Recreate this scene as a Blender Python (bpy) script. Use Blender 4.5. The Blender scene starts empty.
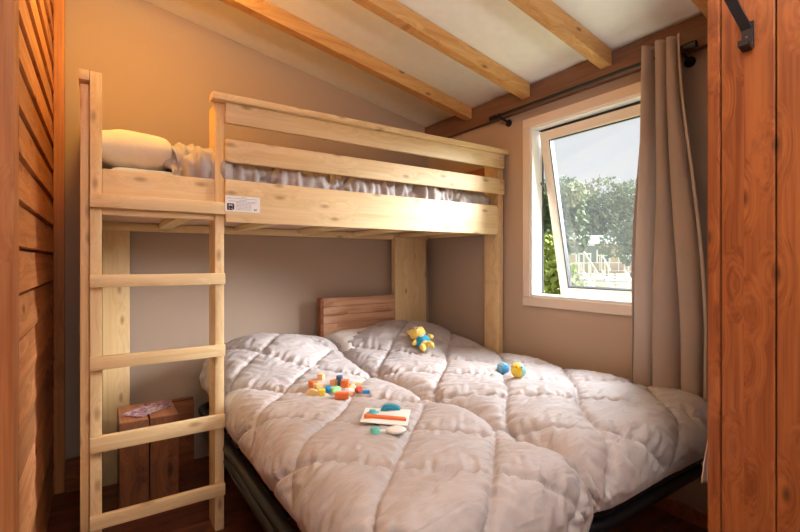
import bpy, bmesh, math, random
from mathutils import Vector, Matrix, noise
random.seed(7)
C = bpy.context.scene.collection
SC = bpy.context.scene
PI = math.pi
def V(*a): return Vector(a)

# ------------------------------------------------------------------ materials
def lin(c):
    return tuple(((x/255)/12.92 if x/255 <= .04045 else (((x/255)+.055)/1.055)**2.4) for x in c) + (1,)
def base_mat(name):
    m = bpy.data.materials.new(name); m.use_nodes = True
    return m, m.node_tree.nodes, m.node_tree.links, m.node_tree.nodes['Principled BSDF']
def plain(name, rgb, rough=.6, metal=0, bump=0, scale=40, var=0.0, spec=.5):
    m, N, L, p = base_mat(name)
    p.inputs['Base Color'].default_value = lin(rgb)
    p.inputs['Roughness'].default_value = rough; p.inputs['Metallic'].default_value = metal
    p.inputs['Specular IOR Level'].default_value = spec
    tc = N.new('ShaderNodeTexCoord'); nz = N.new('ShaderNodeTexNoise'); nz.inputs['Scale'].default_value = scale
    nz.inputs['Detail'].default_value = 4
    L.new(tc.outputs['Object'], nz.inputs['Vector'])
    if var:
        mx = N.new('ShaderNodeMixRGB'); mx.blend_type = 'MULTIPLY'; mx.inputs[0].default_value = 1
        mx.inputs[1].default_value = lin(rgb)
        cr = N.new('ShaderNodeValToRGB'); cr.color_ramp.elements[0].position = .3; cr.color_ramp.elements[1].position = .7
        cr.color_ramp.elements[0].color = (1-var, 1-var, 1-var, 1); cr.color_ramp.elements[1].color = (1, 1, 1, 1)
        L.new(nz.outputs['Fac'], cr.inputs[0]); L.new(cr.outputs[0], mx.inputs[2]); L.new(mx.outputs[0], p.inputs['Base Color'])
    if bump:
        b = N.new('ShaderNodeBump'); b.inputs['Strength'].default_value = bump; b.inputs['Distance'].default_value = .01
        L.new(nz.outputs['Fac'], b.inputs['Height']); L.new(b.outputs[0], p.inputs['Normal'])
    return m
def wood(name, light, dark, axis='X', knot=(110, 60, 25), rough=.5, grain=1.0, knots=1.0, plank=None, gapc=(25, 12, 8), kscale=1.0, coat=0.0, flat=None):
    """grain running along axis; optional plank joints: plank=(axis, width)"""
    m, N, L, p = base_mat(name)
    p.inputs['Roughness'].default_value = rough
    if coat: p.inputs['Coat Weight'].default_value = coat; p.inputs['Coat Roughness'].default_value = .25
    tc = N.new('ShaderNodeTexCoord'); oi = N.new('ShaderNodeObjectInfo')
    off = N.new('ShaderNodeVectorMath'); off.operation = 'SCALE'; off.inputs[0].default_value = (3.1, 5.7, 4.3)
    L.new(oi.outputs['Random'], off.inputs['Scale'])
    add = N.new('ShaderNodeVectorMath'); add.operation = 'ADD'
    L.new(tc.outputs['Object'], add.inputs[0]); L.new(off.outputs[0], add.inputs[1])
    src = add.outputs[0]
    if plank:
        # a different offset on each plank
        sp = N.new('ShaderNodeSeparateXYZ'); L.new(tc.outputs['Object'], sp.inputs[0])
        dv = N.new('ShaderNodeMath'); dv.operation = 'DIVIDE'; dv.inputs[1].default_value = plank[1]
        L.new(sp.outputs[plank[0]], dv.inputs[0])
        fl = N.new('ShaderNodeMath'); fl.operation = 'FLOOR'; L.new(dv.outputs[0], fl.inputs[0])
        wn = N.new('ShaderNodeTexWhiteNoise'); wn.noise_dimensions = '1D'; L.new(fl.outputs[0], wn.inputs['W'])
        s2 = N.new('ShaderNodeVectorMath'); s2.operation = 'SCALE'; s2.inputs['Scale'].default_value = 6
        L.new(wn.outputs['Color'], s2.inputs[0])
        a2 = N.new('ShaderNodeVectorMath'); a2.operation = 'ADD'; L.new(src, a2.inputs[0]); L.new(s2.outputs[0], a2.inputs[1])
        src = a2.outputs[0]
    # knots: distorted cells
    kmp = N.new('ShaderNodeMapping'); L.new(src, kmp.inputs[0])
    a, b_ = 3.2*kscale, 8.0*kscale
    ks = list({'X': (a, b_, b_), 'Y': (b_, a, b_), 'Z': (b_, b_, a)}[axis])
    if flat: ks['XYZ'.index(flat)] = .05
    kmp.inputs['Scale'].default_value = ks
    vo = N.new('ShaderNodeTexVoronoi'); vo.inputs['Scale'].default_value = 1
    if flat:
        vo.voronoi_dimensions = '2D'; s3 = N.new('ShaderNodeSeparateXYZ'); c3 = N.new('ShaderNodeCombineXYZ'); L.new(kmp.outputs[0], s3.inputs[0])
        rest_ = [k for k in 'XYZ' if k != flat]
        L.new(s3.outputs[rest_[0]], c3.inputs[0]); L.new(s3.outputs[rest_[1]], c3.inputs[1]); L.new(c3.outputs[0], vo.inputs['Vector'])
    else: L.new(kmp.outputs[0], vo.inputs['Vector'])
    # warp the grain around knots
    wr = N.new('ShaderNodeMapRange'); wr.inputs[1].default_value = 0; wr.inputs[2].default_value = .45
    wr.inputs[3].default_value = .055*knots; wr.inputs[4].default_value = 0
    L.new(vo.outputs['Distance'], wr.inputs[0])
    wv = N.new('ShaderNodeCombineXYZ')
    for i in range(3): L.new(wr.outputs[0], wv.inputs[i])
    a3 = N.new('ShaderNodeVectorMath'); a3.operation = 'ADD'; L.new(src, a3.inputs[0]); L.new(wv.outputs[0], a3.inputs[1])
    mp = N.new('ShaderNodeMapping'); L.new(a3.outputs[0], mp.inputs[0])
    lo, hi = 1.3, 26
    mp.inputs['Scale'].default_value = {'X': (lo, hi, hi), 'Y': (hi, lo, hi), 'Z': (hi, hi, lo)}[axis]
    nz = N.new('ShaderNodeTexNoise'); nz.inputs['Scale'].default_value = 1; nz.inputs['Detail'].default_value = 6
    nz.inputs['Roughness'].default_value = .6
    L.new(mp.outputs[0], nz.inputs['Vector'])
    mp2 = N.new('ShaderNodeMapping'); L.new(a3.outputs[0], mp2.inputs[0])
    lo, hi = 3, 130
    mp2.inputs['Scale'].default_value = {'X': (lo, hi, hi), 'Y': (hi, lo, hi), 'Z': (hi, hi, lo)}[axis]
    nf = N.new('ShaderNodeTexNoise'); nf.inputs['Scale'].default_value = 1; nf.inputs['Detail'].default_value = 3
    L.new(mp2.outputs[0], nf.inputs['Vector'])
    av = N.new('ShaderNodeMath'); av.operation = 'MULTIPLY_ADD'; av.inputs[1].default_value = .35; L.new(nf.outputs['Fac'], av.inputs[0])
    hv = N.new('ShaderNodeMath'); hv.operation = 'MULTIPLY'; hv.inputs[1].default_value = .65; L.new(nz.outputs['Fac'], hv.inputs[0])
    L.new(hv.outputs[0], av.inputs[2])
    cr = N.new('ShaderNodeValToRGB')
    cr.color_ramp.elements[0].position = .5-.16/grain; cr.color_ramp.elements[0].color = lin(dark)
    cr.color_ramp.elements[1].position = .5+.10/grain; cr.color_ramp.elements[1].color = lin(light)
    L.new(av.outputs[0], cr.inputs[0])
    kr = N.new('ShaderNodeMapRange'); kr.inputs[1].default_value = .03; kr.inputs[2].default_value = .13
    kr.inputs[3].default_value = .9*min(1, knots); kr.inputs[4].default_value = 0
    L.new(vo.outputs['Distance'], kr.inputs[0])
    # only some of the cells carry a knot
    sep = N.new('ShaderNodeSeparateXYZ'); L.new(vo.outputs['Color'], sep.inputs[0])
    gt = N.new('ShaderNodeMath'); gt.operation = 'GREATER_THAN'; gt.inputs[1].default_value = .5; L.new(sep.outputs[0], gt.inputs[0])
    km = N.new('ShaderNodeMath'); km.operation = 'MULTIPLY'; L.new(kr.outputs[0], km.inputs[0]); L.new(gt.outputs[0], km.inputs[1])
    mx = N.new('ShaderNodeMixRGB'); L.new(km.outputs[0], mx.inputs[0]); L.new(cr.outputs[0], mx.inputs[1]); mx.inputs[2].default_value = lin(knot)
    out = mx.outputs[0]
    bh = av.outputs[0]
    if plank:
        tone = N.new('ShaderNodeMapRange'); tone.inputs[3].default_value = .72; tone.inputs[4].default_value = 1.12
        L.new(wn.outputs['Value'], tone.inputs[0])
        m3 = N.new('ShaderNodeVectorMath'); m3.operation = 'SCALE'; L.new(out, m3.inputs[0]); L.new(tone.outputs[0], m3.inputs['Scale'])
        out = m3.outputs[0]
    L.new(out, p.inputs['Base Color'])
    b = N.new('ShaderNodeBump'); b.inputs['Strength'].default_value = .12; b.inputs['Distance'].default_value = .004
    L.new(bh, b.inputs['Height']); L.new(b.outputs[0], p.inputs['Normal'])
    return m
PX = wood('pine_x', (238, 210, 164), (218, 182, 128), 'X', (150, 100, 55), .5, .9, .7, kscale=1.3, flat='Y')
PY = wood('pine_y', (238, 214, 168), (222, 188, 134), 'Y', (150, 100, 55), .5, .8, .7)
PZ = wood('pine_z', (238, 210, 164), (218, 182, 128), 'Z', (150, 100, 55), .5, .9, .7, kscale=1.3, flat='Y')
RAFT = wood('rafter_pine', (214, 164, 100), (182, 124, 66), 'X', (110, 60, 28), .55, .9, 1, kscale=1.3, flat='Y')
PLATE = wood('wall_plate_wood', (130, 92, 70), (98, 66, 50), 'Y', (90, 46, 26), .6)
SLAT = wood('cedar_slat', (226, 160, 106), (184, 116, 68), 'Y', (120, 62, 34), .55, 1.1, .8, plank=('Z', .125), flat='X')
SLATPOST = wood('cedar_post', (206, 138, 84), (168, 98, 54), 'Z', (110, 60, 30), .55)
PANEL = wood('varnished_pine_panel', (172, 100, 54), (126, 64, 34), 'Z', (66, 28, 16), .4, 1.2, .9, plank=('Y', .1155), kscale=1.35, coat=.2, flat='X')
FLOOR = wood('floor_wood', (128, 70, 42), (74, 34, 20), 'X', (36, 16, 10), .38, 1.1, 1, plank=('Y', .1), flat='Z')
NIGHT = wood('stool_wood', (142, 86, 52), (98, 54, 32), 'Z', (60, 28, 16), .55, 1.1, 1, flat='Y')
NIGHTY = wood('stool_wood_top', (190, 124, 80), (150, 90, 54), 'Y', (80, 40, 22), .5, 1.1, .6)
HEADB = wood('headboard_wood', (222, 176, 142), (180, 130, 98), 'X', (100, 56, 32), .55, 1.2, 1)
LOWB = wood('low_plank_wood', (168, 100, 58), (120, 66, 36), 'X', (70, 32, 16), .55, 1.1, 1)
WALL = plain('taupe_wall_paint', (182, 160, 142), .75, bump=.12, scale=220)
CEIL = plain('white_ceiling_panel', (244, 242, 234), .7, bump=.05, scale=20, var=.05)
WHITEP = plain('white_upvc', (238, 236, 234), .35)
CASING = plain('pinkish_white_casing', (224, 208, 196), .45)
CREAM = plain('cream_sash', (232, 222, 208), .4)
SEAL = plain('black_seal', (38, 38, 42), .5)
BLACK = plain('black_metal', (28, 28, 32), .38, .3)
GREYM = plain('dark_grey_steel', (62, 62, 66), .4, .6)
SCREW = plain('screw_steel', (120, 112, 104), .35, .9)
SHEET = plain('white_sheet', (236, 232, 228), .8, bump=.3, scale=30)
PILW = plain('cream_pillow', (240, 226, 204), .85, bump=.3, scale=25)
MATT = plain('mattress_white', (220, 216, 212), .85)
PLY = plain('bunk_ply', (222, 190, 170), .6, var=.1, scale=8)

def fabric(name, rgb, scale=260, bump=.25, sheen=.2, wr=0.0, rough=.62):
    m, N, L, p = base_mat(name)
    p.inputs['Base Color'].default_value = lin(rgb); p.inputs['Roughness'].default_value = rough
    p.inputs['Sheen Weight'].default_value = sheen; p.inputs['Sheen Roughness'].default_value = .4
    tc = N.new('ShaderNodeTexCoord')
    nz = N.new('ShaderNodeTexNoise'); nz.inputs['Scale'].default_value = scale
    L.new(tc.outputs['Object'], nz.inputs['Vector'])
    b = N.new('ShaderNodeBump'); b.inputs['Strength'].default_value = bump; b.inputs['Distance'].default_value = .002
    L.new(nz.outputs['Fac'], b.inputs['Height'])
    if wr:
        mp = N.new('ShaderNodeMapping'); mp.inputs['Scale'].default_value = (6, 26, 12); mp.inputs['Rotation'].default_value = (0, 0, .25)
        L.new(tc.outputs['Object'], mp.inputs[0])
        n2 = N.new('ShaderNodeTexNoise'); n2.inputs['Scale'].default_value = 1; n2.inputs['Detail'].default_value = 3; n2.inputs['Distortion'].default_value = 1.2
        L.new(mp.outputs[0], n2.inputs['Vector'])
        b2 = N.new('ShaderNodeBump'); b2.inputs['Strength'].default_value = wr; b2.inputs['Distance'].default_value = .012
        L.new(n2.outputs['Fac'], b2.inputs['Height']); L.new(b.outputs[0], b2.inputs['Normal']); L.new(b2.outputs[0], p.inputs['Normal'])
    else:
        L.new(b.outputs[0], p.inputs['Normal'])
    return m
DUVET = fabric('taupe_duvet', (182, 171, 169), 300, .15, .15, .6, .55)
CURT = fabric('curtain_linen', (192, 174, 162), 500, .5, .3, 0, .85)
def add_translucent(m, fac, col):
    N = m.node_tree.nodes; L = m.node_tree.links; o = N['Material Output']; p = N['Principled BSDF']
    t_ = N.new('ShaderNodeBsdfTranslucent'); t_.inputs[0].default_value = col; mx = N.new('ShaderNodeMixShader'); mx.inputs[0].default_value = fac
    L.new(p.outputs[0], mx.inputs[1]); L.new(t_.outputs[0], mx.inputs[2]); L.new(mx.outputs[0], o.inputs[0])
add_translucent(CURT, .3, (.7, .6, .55, 1))
def glass_mat():
    m = bpy.data.materials.new('window_glass'); m.use_nodes = True
    N = m.node_tree.nodes; L = m.node_tree.links; N.clear()
    o = N.new('ShaderNodeOutputMaterial'); tr = N.new('ShaderNodeBsdfTransparent'); tr.inputs[0].default_value = (.97, .98, .98, 1)
    gl = N.new('ShaderNodeBsdfGlossy'); gl.inputs['Roughness'].default_value = .05
    df = N.new('ShaderNodeBsdfTranslucent'); df.inputs[0].default_value = (.95, .97, 1, 1)
    m1 = N.new('ShaderNodeMixShader'); m1.inputs[0].default_value = .05; L.new(tr.outputs[0], m1.inputs[1]); L.new(gl.outputs[0], m1.inputs[2])
    m2 = N.new('ShaderNodeMixShader'); m2.inputs[0].default_value = .008; L.new(m1.outputs[0], m2.inputs[1]); L.new(df.outputs[0], m2.inputs[2])
    L.new(m2.outputs[0], o.inputs[0])
    return m
GLASS = glass_mat()

# ------------------------------------------------------------------ mesh helpers
class B:
    def __init__(s): s.bm = bmesh.new()
    def box(s, x0, x1, y0, y1, z0, z1, bev=0.0, rot=None, piv=None):
        r = bmesh.ops.create_cube(s.bm, size=1)
        vs = r['verts']
        for v in vs:
            v.co = V(x0+(v.co.x+.5)*(x1-x0), y0+(v.co.y+.5)*(y1-y0), z0+(v.co.z+.5)*(z1-z0))
        if bev:
            es = list({e for v in vs for e in v.link_edges})
            rr = bmesh.ops.bevel(s.bm, geom=es, offset=bev, segments=2, affect='EDGES', profile=.6)
            vs = list({v for f in rr['faces'] for v in f.verts} | {v for v in vs if v.is_valid})
        if rot is not None:
            p = piv if piv is not None else V((x0+x1)/2, (y0+y1)/2, (z0+z1)/2)
            for v in vs: v.co = rot @ (v.co-p)+p
        return s
    def cyl(s, p0, p1, r, r2=None, seg=16, cap=True):
        p0 = Vector(p0); p1 = Vector(p1); d = p1-p0
        q = d.to_track_quat('Z', 'Y').to_matrix().to_4x4()
        M = Matrix.Translation((p0+p1)/2) @ q
        bmesh.ops.create_cone(s.bm, cap_ends=cap, segments=seg, radius1=r, radius2=r if r2 is None else r2, depth=d.length, matrix=M)
        return s
    def tube(s, pts, r, seg=10, closed=False):
        pts = [Vector(p) for p in pts]; n = len(pts); rings = []
        up = V(0, 0, 1)
        for i, p in enumerate(pts):
            a = pts[(i-1) % n] if (closed or i > 0) else p
            b = pts[(i+1) % n] if (closed or i < n-1) else p
            t = (b-a).normalized(); u = t.cross(up)
            if u.length < .05: u = t.cross(V(1, 0, 0))
            u.normalize(); w = u.cross(t)
            rings.append([s.bm.verts.new(p+u*r*math.cos(k*2*PI/seg)+w*r*math.sin(k*2*PI/seg)) for k in range(seg)])
        for i in range(n if closed else n-1):
            A = rings[i]; Bq = rings[(i+1) % n]
            for k in range(seg): s.bm.faces.new((A[k], A[(k+1) % seg], Bq[(k+1) % seg], Bq[k]))
        if not closed:
            s.bm.faces.new(rings[0][::-1]); s.bm.faces.new(rings[-1])
        return s
    def ball(s, c, r, seg=20, rot=None):
        if not hasattr(r, '__len__'): r = (r, r, r)
        M = Matrix.Translation(Vector(c))
        if rot is not None: M = M @ rot.to_4x4()
        M = M @ Matrix.Diagonal((r[0], r[1], r[2], 1))
        bmesh.ops.create_uvsphere(s.bm, u_segments=seg, v_segments=max(6, seg//2), radius=1, matrix=M)
        return s
    def poly(s, pts, vec):
        """prism: polygon pts extruded by vec"""
        a = [s.bm.verts.new(Vector(p)) for p in pts]; b = [s.bm.verts.new(Vector(p)+Vector(vec)) for p in pts]
        n = len(a)
        s.bm.faces.new(a[::-1]); s.bm.faces.new(b)
        for i in range(n): s.bm.faces.new((a[i], a[(i+1) % n], b[(i+1) % n], b[i]))
        return s
    def xf(s, M):
        for v in s.bm.verts: v.co = M @ v.co
        return s
    def obj(s, name, mat, root=None, parent=None, smooth=False, origin=None):
        """root: the thing's Empty (or None); parent: where to hang it (root or a part)"""
        bmesh.ops.recalc_face_normals(s.bm, faces=s.bm.faces[:])
        if root is not None: o0 = Vector(root['_o'])
        elif origin is not None: o0 = Vector(origin)
        else: o0 = V(0, 0, 0)
        for v in s.bm.verts: v.co -= o0
        me = bpy.data.meshes.new(name); s.bm.to_mesh(me); s.bm.free()
        me.materials.append(mat)
        if smooth:
            for p in me.polygons: p.use_smooth = True
        o = bpy.data.objects.new(name, me); C.objects.link(o)
        if root is not None: o.parent = parent or root
        else: o.location = o0
        return o
def thing(name, label, cat, loc=(0, 0, 0), group=None, kind=None):
    o = bpy.data.objects.new(name, None); C.objects.link(o); o.location = loc; o['_o'] = list(loc)
    if label: o['label'] = label
    if cat: o['category'] = cat
    if group: o['group'] = group
    if kind: o['kind'] = kind
    o.empty_display_size = .05
    return o
def tag(o, label, cat, group=None, kind=None):
    o['label'] = label; o['category'] = cat
    if group: o['group'] = group
    if kind: o['kind'] = kind
    return o
def struct(o, label=None, cat=None):
    o['kind'] = 'structure'
    if label: o['label'] = label; o['category'] = cat
    return o
def smooth_by_angle(o, ang=40):
    me = o.data
    for p in me.polygons: p.use_smooth = True
    me.set_sharp_from_angle(angle=math.radians(ang))
    return o

# ------------------------------------------------------------------ room
XW, YB = 2.05, 2.66
XL, YF = -1.5, -2.6
FZ = -.09
SL = .19
def ceil_z(x): return 2.0+SL*(XW-x)
WY0, WY1, WZ0, WZ1 = .93, 1.715, .775, 1.785     # window opening in wall_right
struct(B().box(XL, XW+.08, YF, YB+.08, FZ-.05, FZ).obj('floor', FLOOR), 'dark reddish brown plank floor under the beds', 'floor')
b = B()
for y0, y1, z0, z1 in ((YF, WY0, FZ, 2.05), (WY1, YB+.08, FZ, 2.05), (WY0, WY1, FZ, WZ0), (WY0, WY1, WZ1, 2.05)):
    b.box(XW, XW+.08, y0, y1, z0, z1)
struct(b.obj('wall_right', WALL), 'taupe painted wall around the open window', 'wall')
struct(B().poly([(XL, YB, FZ), (XW, YB, FZ), (XW, YB, 2.01), (XL, YB, ceil_z(XL)+.01)], (0, .08, 0)).obj('wall_back', WALL), 'taupe painted wall behind the heads of the beds', 'wall')
struct(B().box(XL-.08, XL, YF, YB+.08, FZ, 2.75).obj('wall_left', WALL), 'taupe wall beyond the slatted partition', 'wall')
struct(B().poly([(XL, YF, FZ), (XW, YF, FZ), (XW, YF, 2.01), (XL, YF, ceil_z(XL)+.01)], (0, -.08, 0)).obj('wall_front', WALL), 'taupe wall behind the camera', 'wall')
struct(B().poly([(XL-.08, YF-.08, ceil_z(XL-.08)), (XW+.3, YF-.08, ceil_z(XW+.3)), (XW+.3, YF-.08, ceil_z(XW+.3)+.05), (XL-.08, YF-.08, ceil_z(XL-.08)+.05)], (0, YB+.16-YF, 0)).obj('ceiling', CEIL), 'white sloping ceiling panels between the rafters', 'ceiling')
# wall plate along the top of the window wall
struct(B().box(XW-.035, XW, YF, YB, 1.868, 1.998, .003).obj('trim_1', PLATE), 'brown wooden beam along the top of the window wall', 'beam')
# rafters
names = {2.15: 'orange lit rafter nearest the back wall', 1.674: 'middle wooden rafter of the three seen across the ceiling', 1.19: 'wooden rafter above the window, nearest of the three'}
for i, y in enumerate((2.15, 1.674, 1.19, .71, .23, -.25, -.73)):
    h = .078; w = .055
    x1 = XW-.036
    o = B().poly([(XL, y, ceil_z(XL)-.002), (x1, y, ceil_z(x1)-.002), (x1, y, ceil_z(x1)-h), (XL, y, ceil_z(XL)-h)], (0, w, 0)).obj('trim_%d' % (i+2), RAFT)
    struct(o, names.get(y, 'wooden rafter out of the frame above the camera'), 'rafter')
struct(B().box(XW-.012, XW, YF, YB, FZ, -.025, .002).obj('baseboard_right', LOWB), 'brown skirting under the window wall', 'baseboard')

# ------------------------------------------------------------------ window
win = thing('window_1', 'white framed top hung window swung open outwards', 'window', (XW, 1.33, WZ0), kind='structure')
b = B()
t = .05
y0, y1, z0, z1 = WY0-.035, 1.742, .745, 1.815
b.box(XW-.018, XW, y0, y1, z0, z0+t, .003).box(XW-.018, XW, y0, y1, z1-t, z1, .003)
b.box(XW-.018, XW, y0, y0+t, z0+t, z1-t, .003).box(XW-.018, XW, y1-t, y1, z0+t, z1-t, .003)
b.obj('window_casing', CASING, win)
b = B()
iy0, iy1, iz0, iz1 = WY0, WY1, WZ0, WZ1
f = .035
b.box(XW-.01, XW+.09, iy0, iy1, iz0, iz0+f, .003).box(XW-.01, XW+.09, iy0, iy1, iz1-f, iz1, .003)
b.box(XW-.01, XW+.09, iy0, iy0+f, iz0+f, iz1-f, .003).box(XW-.01, XW+.09, iy1-f, iy1, iz0+f, iz1-f, .003)
b.obj('window_frame', WHITEP, win)
b = B()
g = .004
b.box(XW+.078, XW+.088, iy0+f-.001, iy0+f+g, iz0+f, iz1-f).box(XW+.078, XW+.088, iy1-f-g, iy1-f+.001, iz0+f, iz1-f).box(XW+.05, XW+.088, iy0+f, iy1-f, iz1-f-g, iz1-f+.001)
b.obj('rubber_seal', SEAL, win)
# sash hinged at the top, bottom pushed 0.2 m outwards
H0 = V(XW+.055, 0, iz1-f-.012)
ang = -math.atan2(.2, .95)
Ms = Matrix.Translation(H0) @ Matrix.Rotation(ang, 4, 'Y') @ Matrix.Translation(-H0)
sy0, sy1, sz1 = iy0+f+.01, iy1-f-.012, H0.z
sz0 = sz1-.965; w = .052
b = B()
b.box(H0.x-.02, H0.x+.03, sy0, sy1, sz0, sz0+w, .006).box(H0.x-.02, H0.x+.03, sy0, sy1, sz1-w, sz1, .006)
b.box(H0.x-.02, H0.x+.03, sy0, sy0+w, sz0+w-.004, sz1-w+.004, .006).box(H0.x-.02, H0.x+.03, sy1-w, sy1, sz0+w-.004, sz1-w+.004, .006)
sash = b.xf(Ms).obj('sash', CREAM, win)
b = B(); e = .006
b.box(H0.x-.012, H0.x+.02, sy0+w-.001, sy0+w+e, sz0+w, sz1-w).box(H0.x-.012, H0.x+.02, sy1-w-e, sy1-w+.001, sz0+w, sz1-w)
b.box(H0.x-.012, H0.x+.02, sy0+w, sy1-w, sz0+w-.001, sz0+w+e).box(H0.x-.012, H0.x+.02, sy0+w, sy1-w, sz1-w-e, sz1-w+.001)
b.xf(Ms).obj('glazing_seal', GREYM, win, sash)
B().box(H0.x+.003, H0.x+.009, sy0+w+e, sy1-w-e, sz0+w+e, sz1-w-e).xf(Ms).obj('glass_pane', GLASS, win, sash)
yh = 1.19
b = B(); b.box(H0.x-.03, H0.x-.02, yh-.016, yh+.016, sz0+.012, sz0+.04, .003)
b.box(H0.x-.05, H0.x-.028, yh-.009, yh+.009, sz0+.02, sz0+.13, .004)
b.xf(Ms).obj('handle', WHITEP, win, sash)
b = B()   # stay arms on both sides
for yy in (iy1-f-.006, iy0+f+.006):
    p0 = V(XW+.06, yy, iz1-f-.03); p1 = Ms @ V(H0.x-.01, yy, sz1-.34)
    b.cyl((XW+.06, yy, 1.45), p1, .005, seg=8)
b.obj('stay_arm', SCREW, win)

# ------------------------------------------------------------------ curtain rod, curtain
RX, RZ = 1.962, 1.862
rod = thing('curtain_rod', 'thin black metal curtain rod above the window', 'curtain rod', (RX, 1.3, RZ))
B().cyl((RX, .842, RZ), (RX, 1.905, RZ), .009).obj('pole', BLACK, rod, smooth=False)
for y in (.826, 1.908):
    smooth_by_angle(B().cyl((RX, y-.02, RZ), (RX, y+.02, RZ), .015).obj('finial', BLACK, rod))
for y in (.865, 1.86):
    b = B().cyl((RX, y, RZ-.004), (XW, y, RZ-.03), .007).cyl((XW-.006, y, RZ-.03), (XW+.0, y, RZ-.03), .022)
    b.cyl((RX, y-.008, RZ), (RX, y+.008, RZ), .013)
    smooth_by_angle(b.obj('bracket', BLACK, rod))
bm = bmesh.new(); nu, nv = 220, 90; rows = []
for j in range(nv+1):
    v = j/nv; z = 1.915-v*(1.915-.455)
    row = []
    for i in range(nu+1):
        u = i/nu
        k = .5-.5*math.cos(min(1, v*1.2)*PI)
        yt = 1.012-.165*u; yb = 1.075-.33*u
        y = yt*(1-k)+yb*k
        ph = u*PI*3.5-.4
        amp = .036*(1-.2*k)+.008*math.sin(3*v+u*5)
        # deep rounded pleats
        s_ = 1-2*abs(math.sin(ph))**.7
        x = RX-.006+s_*amp+.012*noise.noise(V(u*4, v*2.2, 3))*k*2
        y += .010*math.sin(2*ph)+.008*noise.noise(V(u*6, v*3, 9))
        y += .006*math.sin(v*5+u*9)
        row.append(bm.verts.new((min(x, 2.012), y, z+.004*math.sin(ph*2)*(1-k))))
    rows.append(row)
for j in range(nv):
    for i in range(nu): bm.faces.new((rows[j][i], rows[j][i+1], rows[j+1][i+1], rows[j+1][i]))
b = B(); b.bm.free(); b.bm = bm
cur = b.obj('curtain', CURT, smooth=True, origin=(RX, .9, .455)); tag(cur, 'taupe eyelet curtain drawn to the right of the window, reaching the duvet', 'curtain')
md = cur.modifiers.new('s', 'SOLIDIFY'); md.thickness = .003

# ------------------------------------------------------------------ slatted partition at left
XS = -.185
part = thing('slatted_partition', 'orange wooden partition of horizontal louvre slats at the left edge', 'partition', (XS, 1.6, FZ))
b = B(); k = 0
z = -.088
while z < 2.36:
    zt = min(z+.122, 2.40)
    # each slat tilts: top edge leans back, bottom edge stands proud
    b.poly([(XS-.012, .35, z), (XS+.008, .35, z+.003), (XS+.000, .35, zt-.006), (XS-.020, .35, zt-.006)], (0, YB-.35-.008, 0))
    z += .125
b.obj('slat_panel', SLAT, part)
B().box(XS-.05, XS-.026, .35, YB-.01, FZ, 2.39).obj('backing_board', LOWB, part)
B().box(-.190, -.146, 1.20, 1.27, FZ, 2.395, .003).obj('post', SLATPOST, part)
B().box(-.180, -.138, 2.62, 2.655, FZ, 2.39, .003).obj('post', SLATPOST, part)
B().box(-.210, -.150, .33, .385, FZ, 2.395, .003).obj('post', SLATPOST, part)

# ------------------------------------------------------------------ plank partition at right
XP = 1.35; YE = .527
pp = thing('plank_partition', 'tall varnished orange pine plank panel at the right edge', 'partition', (XP, .1, FZ))
b = B(); y = .4975; k = 0
while y > -.5:
    b.box(XP, XP+.03, y-.1135, y-.001, FZ, 2.12, .0035); y -= .1155
b.obj('plank_panel', PANEL, pp)
B().box(XP+.022, XP+.03, -.6, .50, FZ, 2.12).obj('backing_board', LOWB, pp)
B().box(XP-.004, XP+.034, .4985, YE, FZ, 1.70, .003).obj('edge_lath', PANEL, pp)
# black strut bracket on the panel
hk = thing('strut_bracket', 'black angled steel bracket on the orange plank panel', 'bracket', (XP, .47, 1.6))
def pX(u, v, x):
    tt = (u-400)/445; a = .559+.829*tt; c = .829-.559*tt; s_ = x/a
    return V(x, c*s_, 1+(261-v)/445*s_)
q = [pX(733, 4, XP-.055), pX(747, 30, XP-.006), pX(748, 49, XP-.006), pX(738, 46, XP-.03)]
wd = .011
b = B()
def strap(b, p0, p1, w, th):
    d = (p1-p0).normalized(); side = V(0, 1, 0); side = (side-d*side.dot(d)).normalized(); n = d.cross(side)
    P = [p0+side*w+n*th, p0-side*w+n*th, p0-side*w-n*th, p0+side*w-n*th]
    b.poly(P, p1-p0)
top = q[0]+(q[0]-q[1])*.8
strap(b, top, q[1], wd, .0025)
b.obj('strut', GREYM, hk)
b = B(); strap(b, q[1]+V(0, 0, .004), q[2], wd, .0035)
strap(b, q[2]+V(0, 0, -.002), q[2]+V(-.03, 0, .004), wd, .0035)
b.box(XP-.004, XP, q[2].y-wd, q[2].y+wd, q[2].z, q[1].z+.02)
strap(b, q[2]+V(-.03, 0, 0), q[2]+V(-.03, 0, .014), wd, .003)
b.obj('foot_plate', GREYM, hk)
B().ball((XP-.010, q[1].y, q[1].z-.02), .003, 10).obj('screw', SCREW, hk, smooth=True)
# white cloth hanging behind the panel edge
bm = bmesh.new(); rows = []
for j in range(31):
    v = j/30; row = []
    for i in range(25):
        u = i/24
        yy = .553+.028*v*(1-u*.4); xx = XP+.045+u*.07
        zz = .63-v*.25
        row.append(bm.verts.new((xx+.004*math.sin(v*6), YE+.004+.030*v*(1-u)+.006*math.sin(u*12)*v, zz)))
    rows.append(row)
for j in range(30):
    for i in range(24): bm.faces.new((rows[j][i], rows[j][i+1], rows[j+1][i+1], rows[j+1][i]))
b = B(); b.bm.free(); b.bm = bm
o = b.obj('white_cloth', SHEET, smooth=True, origin=(XP+.08, YE+.02, .38)); tag(o, 'strip of white cloth hanging beside the orange plank panel', 'cloth')
o.modifiers.new('s', 'SOLIDIFY').thickness = .004
o = B().cyl((XP+.07, YE-.001, .632), (XP+.07, YE+.024, .632), .003, seg=8).obj('cloth_peg', SCREW, origin=(XP+.07, YE, .632)); tag(o, 'small metal peg holding the white cloth', 'peg')

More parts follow.
